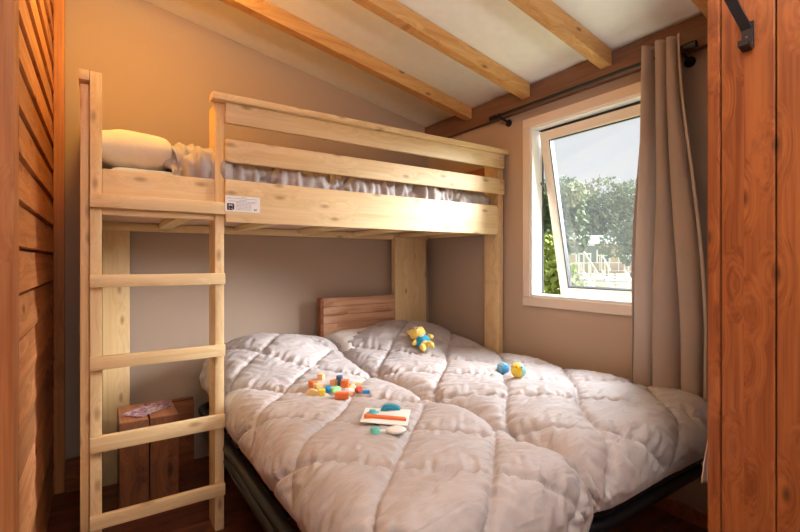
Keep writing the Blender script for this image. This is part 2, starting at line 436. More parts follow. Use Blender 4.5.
# ------------------------------------------------------------------ bunk bed
bk = thing('bunk_bed', 'pale pine bunk bed with ladder at its left front', 'bunk bed', (1.0, 2.25, FZ))
Y0 = 1.90
def P(name, x0, x1, y0, y1, z0, z1, mat, bev=.004, parent=None):
    return smooth_by_angle(B().box(x0, x1, y0, y1, z0, z1, bev).obj(name, mat, bk, parent), 30)
P('ladder_post', -.030, .006, Y0, Y0+.12, FZ, 1.668, PZ)
P('ladder_post', .384, .419, Y0, Y0+.12, FZ, 1.640, PZ)
P('front_post', 2.0, 2.042, Y0, Y0+.12, FZ, 1.640, PZ)
# left end panel set back beside the ladder post
P('end_panel', -.058, -.032, Y0+.02, 2.64, FZ, 1.625, PZ)
P('end_cap', -.062, -.031, Y0-.004, 2.64, 1.632, 1.668, PY)
for z0, z1 in ((1.188, 1.236), (.907, .951), (.618, .664), (.330, .384), (.060, .106)):
    P('rung', -.030, .419, Y0-.024, Y0-.0005, z0, z1, PX, .004)
P('cap_rail', .366, 2.045, Y0-.045, Y0+.02, 1.641, 1.668, PX)
P('guard_rail', .4195, 2.030, Y0-.022, Y0-.0005, 1.558, 1.6405, PX)
P('guard_rail', .4195, 2.030, Y0-.022, Y0-.0005, 1.402, 1.494, PX)
sb = P('side_board', .4195, 1.968, Y0-.024, Y0-.0005, 1.158, 1.330, PX)
P('side_board', .0065, .3835, Y0+.004, Y0+.03, 1.165, 1.330, PX)
P('side_board', .4195, 1.9995, Y0+.0, Y0+.022, 1.18, 1.32, PX)
P('back_board', .0, 1.98, 2.615, 2.64, 1.165, 1.33, PX)
P('back_rail', .0, 2.0, 2.615, 2.64, 1.47, 1.53, PX)
P('end_board', 2.0, 2.025, Y0+.125, 2.60, 1.165, 1.33, PY)
P('end_rail', 2.0, 2.022, Y0+.122, 2.60, 1.52, 1.585, LOWB)  # both end rails: shade put into the colour, darker wood than the pine
P('end_rail', 2.0, 2.022, Y0+.122, 2.60, 1.40, 1.46, LOWB)
P('bearer', .0, 1.99, 2.58, 2.614, 1.150, 1.188, PX)
P('bearer', .42, 1.99, Y0+.024, Y0+.05, 1.165, 1.190, PX)
P('base_panel', .0, 1.995, Y0+.035, 2.60, 1.192, 1.205, PLY, .002)
for x in (.25, .62, .99, 1.36, 1.73):
    P('cross_slat', x, x+.06, Y0+.052, 2.578, 1.166, 1.190, PY)
P('rear_post', .010, .123, 2.612-.03, 2.612, FZ, 1.55, PZ)
P('rear_post', 1.858, 1.970, 2.612-.03, 2.612, FZ, 1.60, PZ)
P('rear_post', 1.688, 1.856, 2.612-.052, 2.612, FZ, 1.165, PZ)
for x in (1.99, 2.012):
    for z in (1.575, 1.62, 1.425, 1.47): B().cyl((x+.004, Y0-.0235, z), (x+.004, Y0-.0215, z), .003, seg=8).obj('screw', SCREW, bk)
# safety sticker on the side board
def pY(u, v, y):
    tt = (u-400)/445; a = .559+.829*tt; c = .829-.559*tt; s_ = y/c
    return V(a*s_, y, 1+(261-v)/445*s_)
STK = plain('sticker_white', (240, 238, 238), .5); INK = plain('sticker_ink', (60, 50, 60), .6); INKL = plain('sticker_small_print', (170, 166, 176), .6)
a0 = pY(225.2, 195, Y0-.0245); a1 = pY(260, 213, Y0-.0245)
sx0, sx1, sz0_, sz1_ = a0.x, a1.x, a1.z, a0.z
yS = Y0-.0242
st = B().box(sx0, sx1, yS-.001, yS, sz0_, sz1_).obj('label_sticker', STK, bk); st['label'] = 'white printed label on the side board'
W_, H_ = sx1-sx0, sz1_-sz0_
def ink(u0, u1, v0, v1, m, nm):
    return B().box(sx0+u0*W_, sx0+u1*W_, yS-.0016, yS-.001, sz0_+v0*H_, sz0_+v1*H_).obj(nm, m, bk, st)
b = B()
for (u0, u1, v0, v1) in ((.05, .10, .12, .50), (.10, .24, .42, .5), (.2, .25, .12, .42), (.05, .20, .08, .16)):
    b.box(sx0+u0*W_, sx0+u1*W_, yS-.0016, yS-.001, sz0_+v0*H_, sz0_+v1*H_)
b.cyl((sx0+.15*W_, yS-.0018, sz0_+.27*H_), (sx0+.15*W_, yS-.001, sz0_+.27*H_), .007, seg=12)
b.obj('emblem', INK, bk, st)
b = B()
random.seed(3)
for (u0, u1, v) in ((.45, .6, .9), (.05, .92, .82), (.4, .62, .72), (.1, .9, .64), (.3, .85, .56), (.3, .75, .47), (.3, .75, .38), (.3, .75, .29), (.3, .75, .2), (.3, .72, .11)):
    x = u0
    while x < u1:
        w = min(random.uniform(.02, .08), u1-x)
        b.box(sx0+x*W_, sx0+(x+w)*W_, yS-.0015, yS-.001, sz0_+v*H_, sz0_+(v+.03)*H_); x += w+.012
b.obj('small_print', INKL, bk, st)
b = B(); b.box(sx0+.82*W_, sx0+.86*W_, yS-.0016, yS-.001, sz0_+.12*H_, sz0_+.2*H_).box(sx0+.87*W_, sx0+.9*W_, yS-.0016, yS-.001, sz0_+.14*H_, sz0_+.22*H_)
b.obj('printed_mark', INK, bk, st)

# ------------------------------------------------------------------ duvets
def duvet(name, x0, x1, y0, y1, zt, r, hangs, humps, la, lb, seed, label, cat='duvet', puff=.013, res=.0065, group=None, zmin=.2, ruffle=0.0, seamw=.02, skew=0.0):
    hl, hr, hf, hh = hangs; q = r*PI/2
    ax0, ax1, ay0, ay1 = x0+r, x1-r, y0+r, y1-r
    A0, A1, B0, B1 = ax0-q-hl, ax1+q+hr, ay0-q-hf, ay1+q+hh
    nu = int((A1-A0)/res); nv = int((B1-B0)/res)
    a0_, sa = la; b0_, sb_ = lb
    def hump(x, y):
        return sum(h*math.exp(-((x-cx)/rx)**2-((y-cy)/ry)**2) for cx, cy, rx, ry, h in humps)
    def base(a, b):
        ca = min(max(a, ax0), ax1); cb = min(max(b, ay0), ay1)
        dx, dy = a-ca, b-cb; Lr = math.hypot(dx, dy); Ln = max(abs(dx), abs(dy))**.8*Lr**.2
        z = zt+hump(a, b)
        if Ln < 1e-9: return V(a, b, z)
        th = min(Ln/r, PI/2); out = r*math.sin(th); drop = r*(1-math.cos(th))+max(0, Ln-q)
        return V(ca+dx/Lr*out, cb+dy/Lr*out, z-drop)
    def disp(a, b):
        wob = .06*noise.noise(V(a*2.3+seed, b*2.3, seed*1.7))
        fa = ((b-a-skew*(b)) - a0_+wob*1.3)/sa; fb = ((a+b) - b0_+wob)/sb_
        da = abs(fa-round(fa))*sa/1.414; db = abs(fb-round(fb))*sb_/1.414
        w = seamw
        sa_ = 1-math.exp(-(da/w)**1.1); sb2 = 1-math.exp(-(db/w)**1.1)
        h = puff*(sa_*sb2)**.8
        # broad dome in each pocket
        h += puff*.8*math.sin(min(1, da/.14)*PI/2)*math.sin(min(1, db/.14)*PI/2)
        # the crease itself
        h -= .009*math.exp(-(min(da, db)/.007)**2)
        # wrinkles: fine, running mostly across the bed, stronger near seams
        near = math.exp(-min(da, db)/.06)
        wx = a+.05*noise.noise(V(a*5, b*5, seed))
        n1 = noise.noise(V((a+b*.25)*7+seed, (b-a*.25)*30, seed+.5+noise.noise(V(a*4, b*4, seed))*.9))
        n2 = noise.noise(V((a-b)*9, (a+b)*34+seed, seed+4.5)) if da < db else noise.noise(V((a+b)*9, (a-b)*34+seed, seed+7.5))
        rid = (1-abs(n1)*2.6)
        n3 = noise.noise(V((a-b*.35)*12+seed, (b+a*.35)*26+noise.noise(V(a*6, b*6, seed+3))*2.0, seed+11))
        m_ = .5+.9*noise.noise(V(a*3.1+seed, b*3.1, seed+20))
        h += (.0050*max(rid, -.2)+.006*abs(n3)**.7*-1)*(.25+.7*near+max(0, m_)*.5)+.0125*n2*(.10+near)-.006*math.exp(-abs(n1)/.07)*(.3+max(0, m_))-.005*math.exp(-abs(n3)/.06)*(.2+max(0, .9-m_)*.7)
        h += .016*noise.noise(V(a*3.2, b*3.2, seed+8))
        if ruffle:
            h += ruffle*noise.noise(V(a*38+seed, b*6, 2.2))
        # gathered folds on the hanging edges
        ca = min(max(a, ax0), ax1); cb = min(max(b, ay0), ay1)
        if b < ay0: h += .010*noise.noise(V(a*17+seed, b*3.5, 5.5))*min(1, (ay0-b)/.08)
        if a < ax0: h += .010*noise.noise(V(b*17+seed, a*3.5+b*4, 6.5))*min(1, (ax0-a)/.08)
        return h
    pts = [[None]*(nv+1) for _ in range(nu+1)]
    for i in range(nu+1):
        a = A0+(A1-A0)*i/nu
        for j in range(nv+1):
            b_ = B0+(B1-B0)*j/nv
            p = base(a, b_); e = .004
            n = (base(a+e, b_)-base(a-e, b_)).cross(base(a, b_+e)-base(a, b_-e))
            n = n.normalized() if n.length > 1e-9 else V(0, 0, 1)
            # taper the padding at the very hem
            ed = min(i/nu*(A1-A0), (1-i/nu)*(A1-A0), j/nv*(B1-B0), (1-j/nv)*(B1-B0))
            k = min(1, ed/.05+.15)
            pt = p+n*disp(a, b_)*k
            pts[i][j] = pt
    bm = bmesh.new()
    vv = [[bm.verts.new(pts[i][j]) for j in range(nv+1)] for i in range(nu+1)]
    for i in range(nu):
        for j in range(nv): bm.faces.new((vv[i][j], vv[i+1][j], vv[i+1][j+1], vv[i][j+1]))
    b = B(); b.bm.free(); b.bm = bm
    o = b.obj(name, DUVET, smooth=True, origin=((x0+x1)/2, (y0+y1)/2, zt-.1))
    tag(o, label, cat, group)
    m = o.modifiers.new('s', 'SOLIDIFY'); m.thickness = .012; m.offset = -1
    return o
duvet('duvet', .435, 1.17, .71, 2.58, .440, .12, (.02, .0, .06, -.03), [(.76, 2.38, .42, .26, .155)], (.78, .405), (2.09, .41), 1.3,
      'taupe quilted duvet on the left bed, with the wooden blocks on it')
duvet('duvet', 1.105, 2.005, .71, 2.58, .462, .11, (.03, -.05, .05, -.03), [(1.60, 2.38, .42, .28, .14)], (-.09, .41), (2.56, .43), 6.1,
      'taupe quilted duvet on the right bed, below the window')
duvet('duvet', .215, 1.985, 1.935, 2.570, 1.43, .07, (.0, .0, .075, -.02), [(.33, 2.2, .16, .5, .03)], (.2, .36), (.3, .36), 3.4,
      'taupe quilted duvet on the upper bunk behind the guard rails', puff=.015, res=.008, ruffle=.03, seamw=.03)

# pillows (bulged boxes)
def pillow(name, cx, cy, cz, lx, ly, lz, mat, label, rot=Matrix.Identity(3), seed=1):
    bm = bmesh.new(); n = 26; top = []; bot = []
    for s_, st_ in ((1, top), (-1, bot)):
        for i in range(n+1):
            row = []
            for j in range(n+1):
                u = i/n*2-1; v = j/n*2-1
                e = (1-abs(u)**3.2)*(1-abs(v)**3.2)
                pinch = 1-.06*(abs(u)**2*(1-abs(v)))
                h = s_*lz/2*max(0, e)**.33+(.006*noise.noise(V(u*3+seed, v*6, s_)) if e > 0 else 0)
                row.append(V(u*lx/2*(1-.05*(1-abs(v)**2)*abs(u)**3), v*ly/2*(1-.05*(1-abs(u)**2)*abs(v)**3), h))
            st_.append(row)
    tv = [[bm.verts.new(rot @ p+V(cx, cy, cz)) for p in r] for r in top]
    bv = [[(tv[i][j] if i in (0, n) or j in (0, n) else bm.verts.new(rot @ bot[i][j]+V(cx, cy, cz))) for j in range(n+1)] for i in range(n+1)]
    for i in range(n):
        for j in range(n):
            bm.faces.new((tv[i][j], tv[i+1][j], tv[i+1][j+1], tv[i][j+1])); bm.faces.new((bv[i][j], bv[i][j+1], bv[i+1][j+1], bv[i+1][j]))
    b = B(); b.bm.free(); b.bm = bm
    o = b.obj(name, mat, smooth=True, origin=(cx, cy, cz-lz/2)); tag(o, label, 'pillow')
    return o
pillow('pillow', .108, 2.25, 1.432, .27, .60, .175, PILW, 'cream white pillow at the left end of the upper bunk')
pillow('pillow', 1.42, 2.40, .50, .56, .34, .12, SHEET, 'white pillow under the duvet at the head of the right bed', Matrix.Rotation(.15, 3, 'X'))
o = B().box(.03, 1.965, 1.955, 2.56, 1.206, 1.355, .03).obj('mattress', MATT, origin=(1, 2.26, 1.206)); tag(smooth_by_angle(o), 'mattress of the upper bunk beneath its quilted duvet', 'mattress')
o = B().box(.47, 1.13, .80, 2.54, .255, .395, .05).obj('mattress', MATT, origin=(.75, 1.6, .255)); tag(smooth_by_angle(o), 'white mattress of the left bed, its edge showing by the ladder', 'mattress')
o = B().box(1.22, 1.95, .81, 2.54, .255, .415, .05).obj('mattress', MATT, origin=(1.6, 1.6, .255)); tag(smooth_by_angle(o), 'white mattress of the right bed under its duvet', 'mattress')

# ------------------------------------------------------------------ black metal bed bases
def bedbase(x0, x1, y0, y1, label):
    r = thing('bed_frame', label, 'bed frame', ((x0+x1)/2, (y0+y1)/2, FZ))
    def loop(z, rad, ins=0):
        pts = []; c = .09
        X0, X1, Y0_, Y1 = x0+ins, x1-ins, y0+ins, y1-ins
        for cx, cy, s_ in ((X1-c, Y0_+c, -90), (X1-c, Y1-c, 0), (X0+c, Y1-c, 90), (X0+c, Y0_+c, 180)):
            for k in range(7):
                a = math.radians(s_+k*15); pts.append((cx+c*math.cos(a), cy+c*math.sin(a), z))
        return B().tube(pts, rad, 10, closed=True)
    loop(.236, .022).obj('upper_rail', BLACK, r, smooth=True)
    loop(.183, .024, .004).obj('lower_rail', BLACK, r, smooth=True)
    for i in range(9):
        y = y0+.15+i*(y1-y0-.3)/8
        b = B(); pts = [(x0+.01+k*(x1-x0-.02)/8, y, .238+.012*math.sin(PI*k/8)-.004) for k in range(9)]
        bb = B()
        for k in range(8):
            a, c = pts[k], pts[k+1]
            bb.poly([(a[0], y-.025, a[2]-.004), (a[0], y+.025, a[2]-.004), (a[0], y+.025, a[2]+.003), (a[0], y-.025, a[2]+.003)], (c[0]-a[0], 0, c[2]-a[2]))
        bb.obj('slat', BLACK, r)
    for x in (x0+.09, x1-.09):
        for y in (y0+.38, y1-.14):
            B().cyl((x, y, FZ), (x, y, .19), .015).obj('leg', BLACK, r, smooth=True)
    return r
bedbase(.435, 1.165, .80, 2.53, 'black metal frame under the left bed beside the ladder')
bedbase(1.20, 2.005, .79, 2.53, 'black metal frame under the right bed by the window wall')

# ------------------------------------------------------------------ headboard, low planks, stool
hb = thing('headboard', 'low brown wooden headboard of four planks behind the right bed', 'headboard', (1.45, 2.60, FZ))
b = B()
for i in range(5):
    b.box(1.152, 1.684, 2.555, 2.582, .50+i*.054, .552+i*.054, .004)
smooth_by_angle(b.obj('plank_panel', HEADB, hb))
B().box(1.130, 1.151, 2.555, 2.607, FZ, .768, .004).obj('side_board', LOWB, hb)
B().box(1.152, 1.684, 2.583, 2.607, FZ, .76).obj('backing_board', LOWB, hb)
lp = thing('low_panel', 'low brown wooden plank panel against the back wall behind the stool', 'panel', (.15, 2.62, FZ))
smooth_by_angle(B().box(.124, .42, 2.60, 2.622, FZ, .25, .004).obj('plank', LOWB, lp))
smooth_by_angle(B().box(-.028, .1235, 2.625, 2.65, FZ, .25, .004).obj('plank', LOWB, lp))
smooth_by_angle(B().box(-.028, .42, 2.623, 2.655, .2505, .262, .003).obj('ledge', LOWB, lp))
o = smooth_by_angle(B().box(-.135, -.062, 2.60, 2.655, FZ, .057, .008).obj('wood_offcut', LOWB, origin=(-.1, 2.63, FZ))); tag(o, 'knotty wooden block on the floor in the left corner', 'wood block')
ns = thing('stool_block', 'brown bedside stool of two upright timber blocks, leaflet on top', 'stool', (.18, 2.34, FZ))
smooth_by_angle(B().box(.068, .178, 2.22, 2.48, FZ, .310, .004).obj('timber_block', NIGHT, ns))
smooth_by_angle(B().box(.182, .295, 2.22, 2.48, FZ, .310, .004).obj('timber_block', NIGHT, ns))
B().box(.071, .1755, 2.223, 2.477, .3102, .313).obj('top_face', NIGHTY, ns); B().box(.1845, .292, 2.223, 2.477, .3102, .313).obj('top_face', NIGHTY, ns)
def leaf_mat():
    m, N, L, p = base_mat('leaflet_print'); p.inputs['Roughness'].default_value = .4
    tc = N.new('ShaderNodeTexCoord'); nz = N.new('ShaderNodeTexNoise'); nz.inputs['Scale'].default_value = 55; nz.inputs['Detail'].default_value = 3
    cr = N.new('ShaderNodeValToRGB'); e = cr.color_ramp
    e.elements[0].position = .38; e.elements[0].color = lin((140, 92, 120)); e.elements[1].position = .62; e.elements[1].color = lin((226, 204, 206))
    x = e.elements.new(.5); x.color = lin((188, 140, 158))
    L.new(tc.outputs['Object'], nz.inputs['Vector']); L.new(nz.outputs['Fac'], cr.inputs[0]); L.new(cr.outputs[0], p.inputs['Base Color'])
    return m
LEAF = leaf_mat()
lf = thing('leaflet', 'folded pink printed leaflet on the wooden stool', 'leaflet', (.18, 2.35, .314))
Rz = Matrix.Rotation(.25, 3, 'Z')
B().box(.10, .272, 2.305, 2.385, .3135, .3145, 0, Rz).obj('lower_sheet', LEAF, lf)
B().poly([(.078, 2.31, .319), (.15, 2.25, .316), (.285, 2.35, .316), (.27, 2.44, .322), (.14, 2.385, .322)], (0, 0, .0012)).obj('upper_sheet', LEAF, lf)

# ------------------------------------------------------------------ toys; drop them on the duvet by ray casting
bpy.context.view_layer.update()
DL = [o for o in C.objects if o.name.startswith('duvet')]
dg = bpy.context.evaluated_depsgraph_get()
def surf(x, y):
    best = None
    for o in DL[:2]:
        mi = o.matrix_world.inverted()
        ok, loc, nrm, _ = o.ray_cast(mi @ V(x, y, 1.0), V(0, 0, -1))
        if ok:
            w = o.matrix_world @ loc
            if best is None or w.z > best[0].z: best = (w, nrm)
    return best
def at(u, v):
    """point of the duvets seen at photo pixel u, v"""
    tt = (u-400)/445; d = V(.559+.829*tt, .829-.559*tt, (261-v)/445).normalized(); best = None
    for o in DL[:2]:
        mi = o.matrix_world.inverted()
        ok, loc, nrm, _ = o.ray_cast(mi @ V(0, 0, 1.0), d)
        if ok:
            w = o.matrix_world @ loc
            if best is None or w.length < best.length: best = w
    return best
def paint(n, c, r=.45): return plain(n, c, r)
ORG = paint('orange_paint', (238, 120, 62)); BLU = paint('blue_paint', (30, 140, 205)); YEL = paint('yellow_paint', (244, 214, 70)); RED = paint('red_paint', (226, 76, 52))
TEA = paint('teal_paint', (90, 190, 196)); GRN = paint('green_paint', (150, 204, 140)); NAT = wood('toy_beech', (240, 208, 150), (222, 178, 116), 'X', (170, 120, 70), .5, .6, .2)
PEACH = paint('peach_paint', (246, 180, 130)); WHT = paint('white_paint', (240, 240, 238)); DBL = paint('slate_blue', (60, 100, 140))
def rest(o, x, y, dz=0):
    s_ = surf(x, y); o.location = (x, y, s_[0].z+dz)
def blk(kind, u, v, sz, mat, ang, label, tilt=0.0, lift=0.0):
    p = at(u, v); b = B(); sz *= 1.25; s_ = sz
    if kind == 'cube': b.box(-s_/2, s_/2, -s_/2, s_/2, 0, s_, .0018)
    elif kind == 'bar': b.box(-s_, s_, -s_/2.2, s_/2.2, 0, s_*.9, .002)
    elif kind == 'tri': b.poly([(-s_, -s_/2.5, 0), (s_, -s_/2.5, 0), (0, -s_/2.5, s_)], (0, s_*.8, 0))
    elif kind == 'cyl': b.cyl((0, 0, 0), (0, 0, s_*1.3), s_/2)
    elif kind == 'arch':
        pts = [(-s_, 0, 0)]+[(-s_*math.cos(k*PI/10), 0, s_*math.sin(k*PI/10)) for k in range(1, 10)]+[(s_, 0, 0)]
        b.poly(pts, (0, s_*.7, 0))
    elif kind == 'pawn':
        b.cyl((0, 0, 0), (0, 0, s_*1.6), s_*.42, s_*.36).cyl((0, 0, s_*1.6), (0, 0, s_*2.3), s_*.75, s_*.7, seg=8)
    b.xf((Matrix.Rotation(ang, 4, 'Z') @ Matrix.Rotation(tilt, 4, 'X')))
    zmn = min(v_.co.z for v_ in b.bm.verts)
    for v_ in b.bm.verts: v_.co.z -= zmn
    o = b.obj('toy_block', mat); o.location = (p.x, p.y, p.z-.002+lift); smooth_by_angle(o, 30)
    tag(o, label, 'toy block', 'wooden building blocks in a heap on the left duvet')
    return o
blk('cube', 313, 387, .022, ORG, .3, 'orange cube block at the left end of the heap')
blk('cube', 321, 379, .020, PEACH, .7, 'peach cube block at the back left of the heap')
blk('cube', 318, 390, .024, NAT, .1, 'plain wooden cube block beside the orange cube')
blk('arch', 312, 396, .022, NAT, -.5, 'plain half round wooden block at the front left of the heap')
blk('cube', 322, 395, .020, YEL, -.5, 'yellow block beside the plain half round block')
blk('bar', 328, 391, .017, BLU, .8, 'blue block lying in the middle of the heap')
blk('bar', 335, 391, .017, GRN, .4, 'pale green block behind the long orange block')
blk('bar', 342, 398, .022, ORG, -.55, 'long orange block at the front of the heap')
blk('cube', 334, 385, .020, PEACH, .5, 'peach block left of the standing blue peg')
blk('pawn', 339.5, 386, .016, DBL, 0, 'blue capped peg standing highest in the heap')
blk('cube', 345, 387, .026, ORG, .9, 'orange cube block right of the standing blue peg')
blk('tri', 350, 388, .018, NAT, .2, 'plain triangular wooden block right of the orange cube')
blk('bar', 357, 386, .016, NAT, -.3, 'plain long wooden block at the back right of the heap')
blk('cyl', 357, 392, .018, RED, 0, 'red round block at the right of the heap', 1.2)
blk('bar', 366, 393, .012, BLU, -.4, 'small flat blue block at the right end of the heap')
blk('tri', 352, 395, .013, PEACH, .5, 'small peach triangular block beside the long orange block')

# white card with wooden toy pieces on it
c0, c1, c2, c3 = at(359, 426), at(407, 430), at(410, 414), at(365, 412)
zc = max(c.z for c in (c0, c1, c2, c3))
pts = [V(c.x, c.y, 0) for c in (c0, c1, c2, c3)]
cen = sum(pts, V(0, 0, 0))/4
zm = max(surf(cen.x+(p.x-cen.x)*k, cen.y+(p.y-cen.y)*k)[0].z for p in pts for k in (0, .3, .6, .9))
# fit a plane through the corners, lifted onto the duvet
n = (c1-c0).cross(c3-c0).normalized()
if n.z < 0: n = -n
up = max(0, max(((surf(cen.x+(p.x-cen.x)*k, cen.y+(p.y-cen.y)*k)[0])-c0).dot(n) for p in pts for k in (0, .3, .6, .9)))
up = min(up, .012)
base4 = [c+n*(up+.0005) for c in (c0, c1, c2, c3)]
o = B().poly(base4, n*.003).obj('white_board', WHT, origin=c0); tag(o, 'white board on the left duvet carrying blue and orange toy pieces', 'toy board')
ex = (base4[1]-base4[0]); ey = (base4[3]-base4[0])
def onb(a, b_, h=0): return base4[0]+ex*a+ey*b_+n*(.003+h)
def bar3(b, p0, p1, w, h):
    d = (p1-p0); s_ = n.cross(d).normalized()*w
    b.poly([p0+s_, p0-s_, p0-s_+n*h, p0+s_+n*h], d)
b = B(); pts = [onb(.06+.88*t_, .22+.10*math.sin(t_*PI)*0) for t_ in (0, 1)]
bar3(b, pts[0], pts[1], .009, .014)
o = b.obj('toy_bar', ORG, origin=pts[0]); tag(o, 'orange toy bar lying along the white board', 'toy piece')
cc = onb(.78, .42); b = B()
b.tube([cc+ex*.14*math.cos(t_)+ey*.3*math.sin(t_)+n*.005 for t_ in [k*PI/8-.4 for k in range(9)]], .004, 8)
o = b.obj('toy_hook', PEACH, origin=cc, smooth=True); tag(o, 'thin orange curved piece at the right of the white board', 'toy piece')
b = B(); ca = onb(.58, .66); eu = ex.normalized()
prof = []
for k in range(13):
    a = PI*k/12; prof.append(ca+eu*(-.036*math.cos(a))+n*(.006+.026*math.sin(a)**.6))
for k in range(13):
    a = PI*(12-k)/12; prof.append(ca+eu*(-.024*math.cos(a))+n*(.0+.018*math.sin(a)))
b.poly(prof, ey.normalized()*.024)
o = b.obj('toy_arch', plain('painted_blue_arch', (40, 160, 190), .4, var=.35, scale=120), origin=ca); tag(o, 'blue arched toy piece standing on the white board', 'toy piece')
b = B(); ct = onb(.2, .52)
b.ball(ct+n*.006, (.024, .016, .007), 16)
b.cyl(ct+n*.008, ct+n*.016, .012)
o = b.obj('toy_dome', TEA, origin=ct); smooth_by_angle(o); tag(o, 'light teal rounded piece at the left of the white board', 'toy piece')
p = at(375, 433); b = B().cyl(p+V(0, 0, .001), p+V(0, 0, .014), .015, seg=24).cyl(p+V(-.004, 0, .014), p+V(-.004, 0, .018), .010, seg=20)
o = b.obj('toy_disc', paint('mint_paint', (120, 208, 190)), origin=p); smooth_by_angle(o); tag(o, 'mint green round toy disc in front of the white board', 'toy piece')
p = at(396, 433); b = B().ball((0, 0, .010), (.034, .025, .011), 24).box(-.052, -.02, -.006, .006, .004, .011, .002)
o = b.xf(Matrix.Translation(p) @ Matrix.Rotation(-.5, 4, 'Z')).obj('toy_mirror', WHT, origin=p, smooth=True); tag(o, 'white oval toy mirror in front of the white board', 'toy piece')

# plush bear lying on the right duvet
FUR = fabric('yellow_plush', (248, 216, 106), 260, .9, .6, 0, .9); SHIRT = fabric('blue_plush_shirt', (44, 160, 200), 260, .6, .4, 0, .9)
FURL = fabric('pale_plush', (250, 232, 170), 260, .6, .4, 0, .9); EYE = paint('dark_thread', (70, 40, 30))
pb = at(424, 349); ph = at(410, 332)
bear = thing('plush_bear', 'yellow plush bear in a blue shirt lying on the right duvet', 'soft toy', pb)
sc_ = .078
# local frame: Y up the body, Z out of the belly
yv = (ph-pb); yv.z = max(yv.z, .01); yv += V(0, 0, .015); yv.normalize()
zv = V(-.45, -.70, .62); zv = (zv-yv*zv.dot(yv)).normalized(); xv = yv.cross(zv)
Mb = Matrix.Translation(pb+V(0, 0, .034)) @ Matrix((xv, yv, zv)).transposed().to_4x4()
def bp(nm, mat, fn, parent=None, lab=None):
    b = B(); fn(b); b.xf(Matrix.Scale(1.3, 4)); o = b.xf(Mb).obj(nm, mat, bear, parent, smooth=True)
    if lab: o['label'] = lab
    return o
bp('body', FUR, lambda b: b.ball((0, .012, 0), (.028, .034, .024)))
head = bp('head', FUR, lambda b: b.ball((0, .073, .004), (.037, .034, .030), 28))
for s_ in (-1, 1):
    bp('ear', FUR, lambda b: b.ball((s_*.028, .104, .002), (.013, .013, .008)), head)
    bp('arm', FUR, lambda b: b.ball((s_*.038, .014, .008), (.015, .011, .012), rot=Matrix.Rotation(-s_*.5, 3, 'Z')))
    bp('leg', FUR, lambda b: b.ball((s_*.018, -.030, .004), (.014, .022, .014), rot=Matrix.Rotation(s_*.2, 3, 'Z')))
    bp('eye', EYE, lambda b: b.tube([(s_*.014+.006*math.cos(a), .078+.004*math.sin(a), .0335-abs(math.cos(a))*.001) for a in [k*PI/6 for k in range(7)]], .0012, 6), head)
bp('muzzle', FURL, lambda b: b.ball((0, .062, .028), (.011, .008, .007)), head)
bp('nose', EYE, lambda b: b.ball((0, .068, .0375), (.004, .003, .002), 10), head)
shirt = bp('shirt', SHIRT, lambda b: b.ball((0, .014, .0), (.0335, .031, .0285), 24))
bp('shirt_patch', FURL, lambda b: b.ball((0, .020, .0265), (.011, .011, .004)), shirt, 'pale round patch on the shirt')

# two small ball toys
def balltoy(u, v, mat, mat2, label, r, spots):
    p = at(u, v); t_ = thing('ball_toy', label, 'soft toy', p)
    b = B().ball(p+V(0, 0, r*.9), (r, r*.95, r), 24); body = b.obj('ball_body', mat, t_, smooth=True)
    # second coloured cap, hugging one half
    bm = bmesh.new(); bmesh.ops.create_uvsphere(bm, u_segments=24, v_segments=14, radius=r*1.025)
    d = V(*spots).normalized()
    dele = [v_ for v_ in bm.verts if v_.co.normalized().dot(d) < .1]
    bmesh.ops.delete(bm, geom=dele, context='VERTS')
    for v_ in bm.verts: v_.co += p+V(0, 0, r*.9)
    bb = B(); bb.bm.free(); bb.bm = bm
    bb.obj('coloured_half', mat2, t_, smooth=True)
    for k in range(7):
        a = k*.9; q_ = p+V(0, 0, r*.9)+V(math.cos(a), math.sin(a), .75).normalized()*r*.98
        B().ball(q_, .005, 12).obj('nub', ORG if k % 2 == 0 else TEA, t_, smooth=True)
balltoy(503, 374, paint('sky_blue', (110, 180, 214)), paint('sky_blue_b', (70, 150, 205)), 'small blue bumpy ball toy, left of the pair on the right duvet', .030, (.2, -1, 0))
balltoy(518, 377, paint('ball_yellow', (240, 206, 70)), paint('ball_mint', (140, 205, 196)), 'small yellow and mint bumpy ball toy, right of the pair on the right duvet', .034, (.9, -.5, .1))

# ------------------------------------------------------------------ outside
GZ = -.35
def grass_mat():
    m, N, L, p = base_mat('lawn_grass'); p.inputs['Roughness'].default_value = .9
    tc = N.new('ShaderNodeTexCoord'); nz = N.new('ShaderNodeTexNoise'); nz.inputs['Scale'].default_value = .5; nz.inputs['Detail'].default_value = 8
    cr = N.new('ShaderNodeValToRGB'); cr.color_ramp.elements[0].position = .35; cr.color_ramp.elements[1].position = .65
    cr.color_ramp.elements[0].color = lin((150, 170, 96)); cr.color_ramp.elements[1].color = lin((206, 200, 150))
    L.new(tc.outputs['Object'], nz.inputs['Vector']); L.new(nz.outputs['Fac'], cr.inputs[0]); L.new(cr.outputs[0], p.inputs['Base Color'])
    return m
def W(u, s_, z): # world point for photo column u at depth s_
    tt = (u-400)/445; return V((.559+.829*tt)*s_, (.829-.559*tt)*s_, z)
o = B().box(2.4, 90, -40, 90, GZ-.1, GZ).obj('lawn', grass_mat()); struct(o, 'sunlit grass outside the window', 'lawn')
LEAFM = plain('leaves', (150, 166, 128), .8, var=.4, scale=1.2, spec=.15); LEAFY = plain('yellow_leaves', (164, 176, 92), .8, var=.35, scale=2, spec=.15)
BARK = plain('bark', (104, 88, 74), .9, var=.3, scale=6)
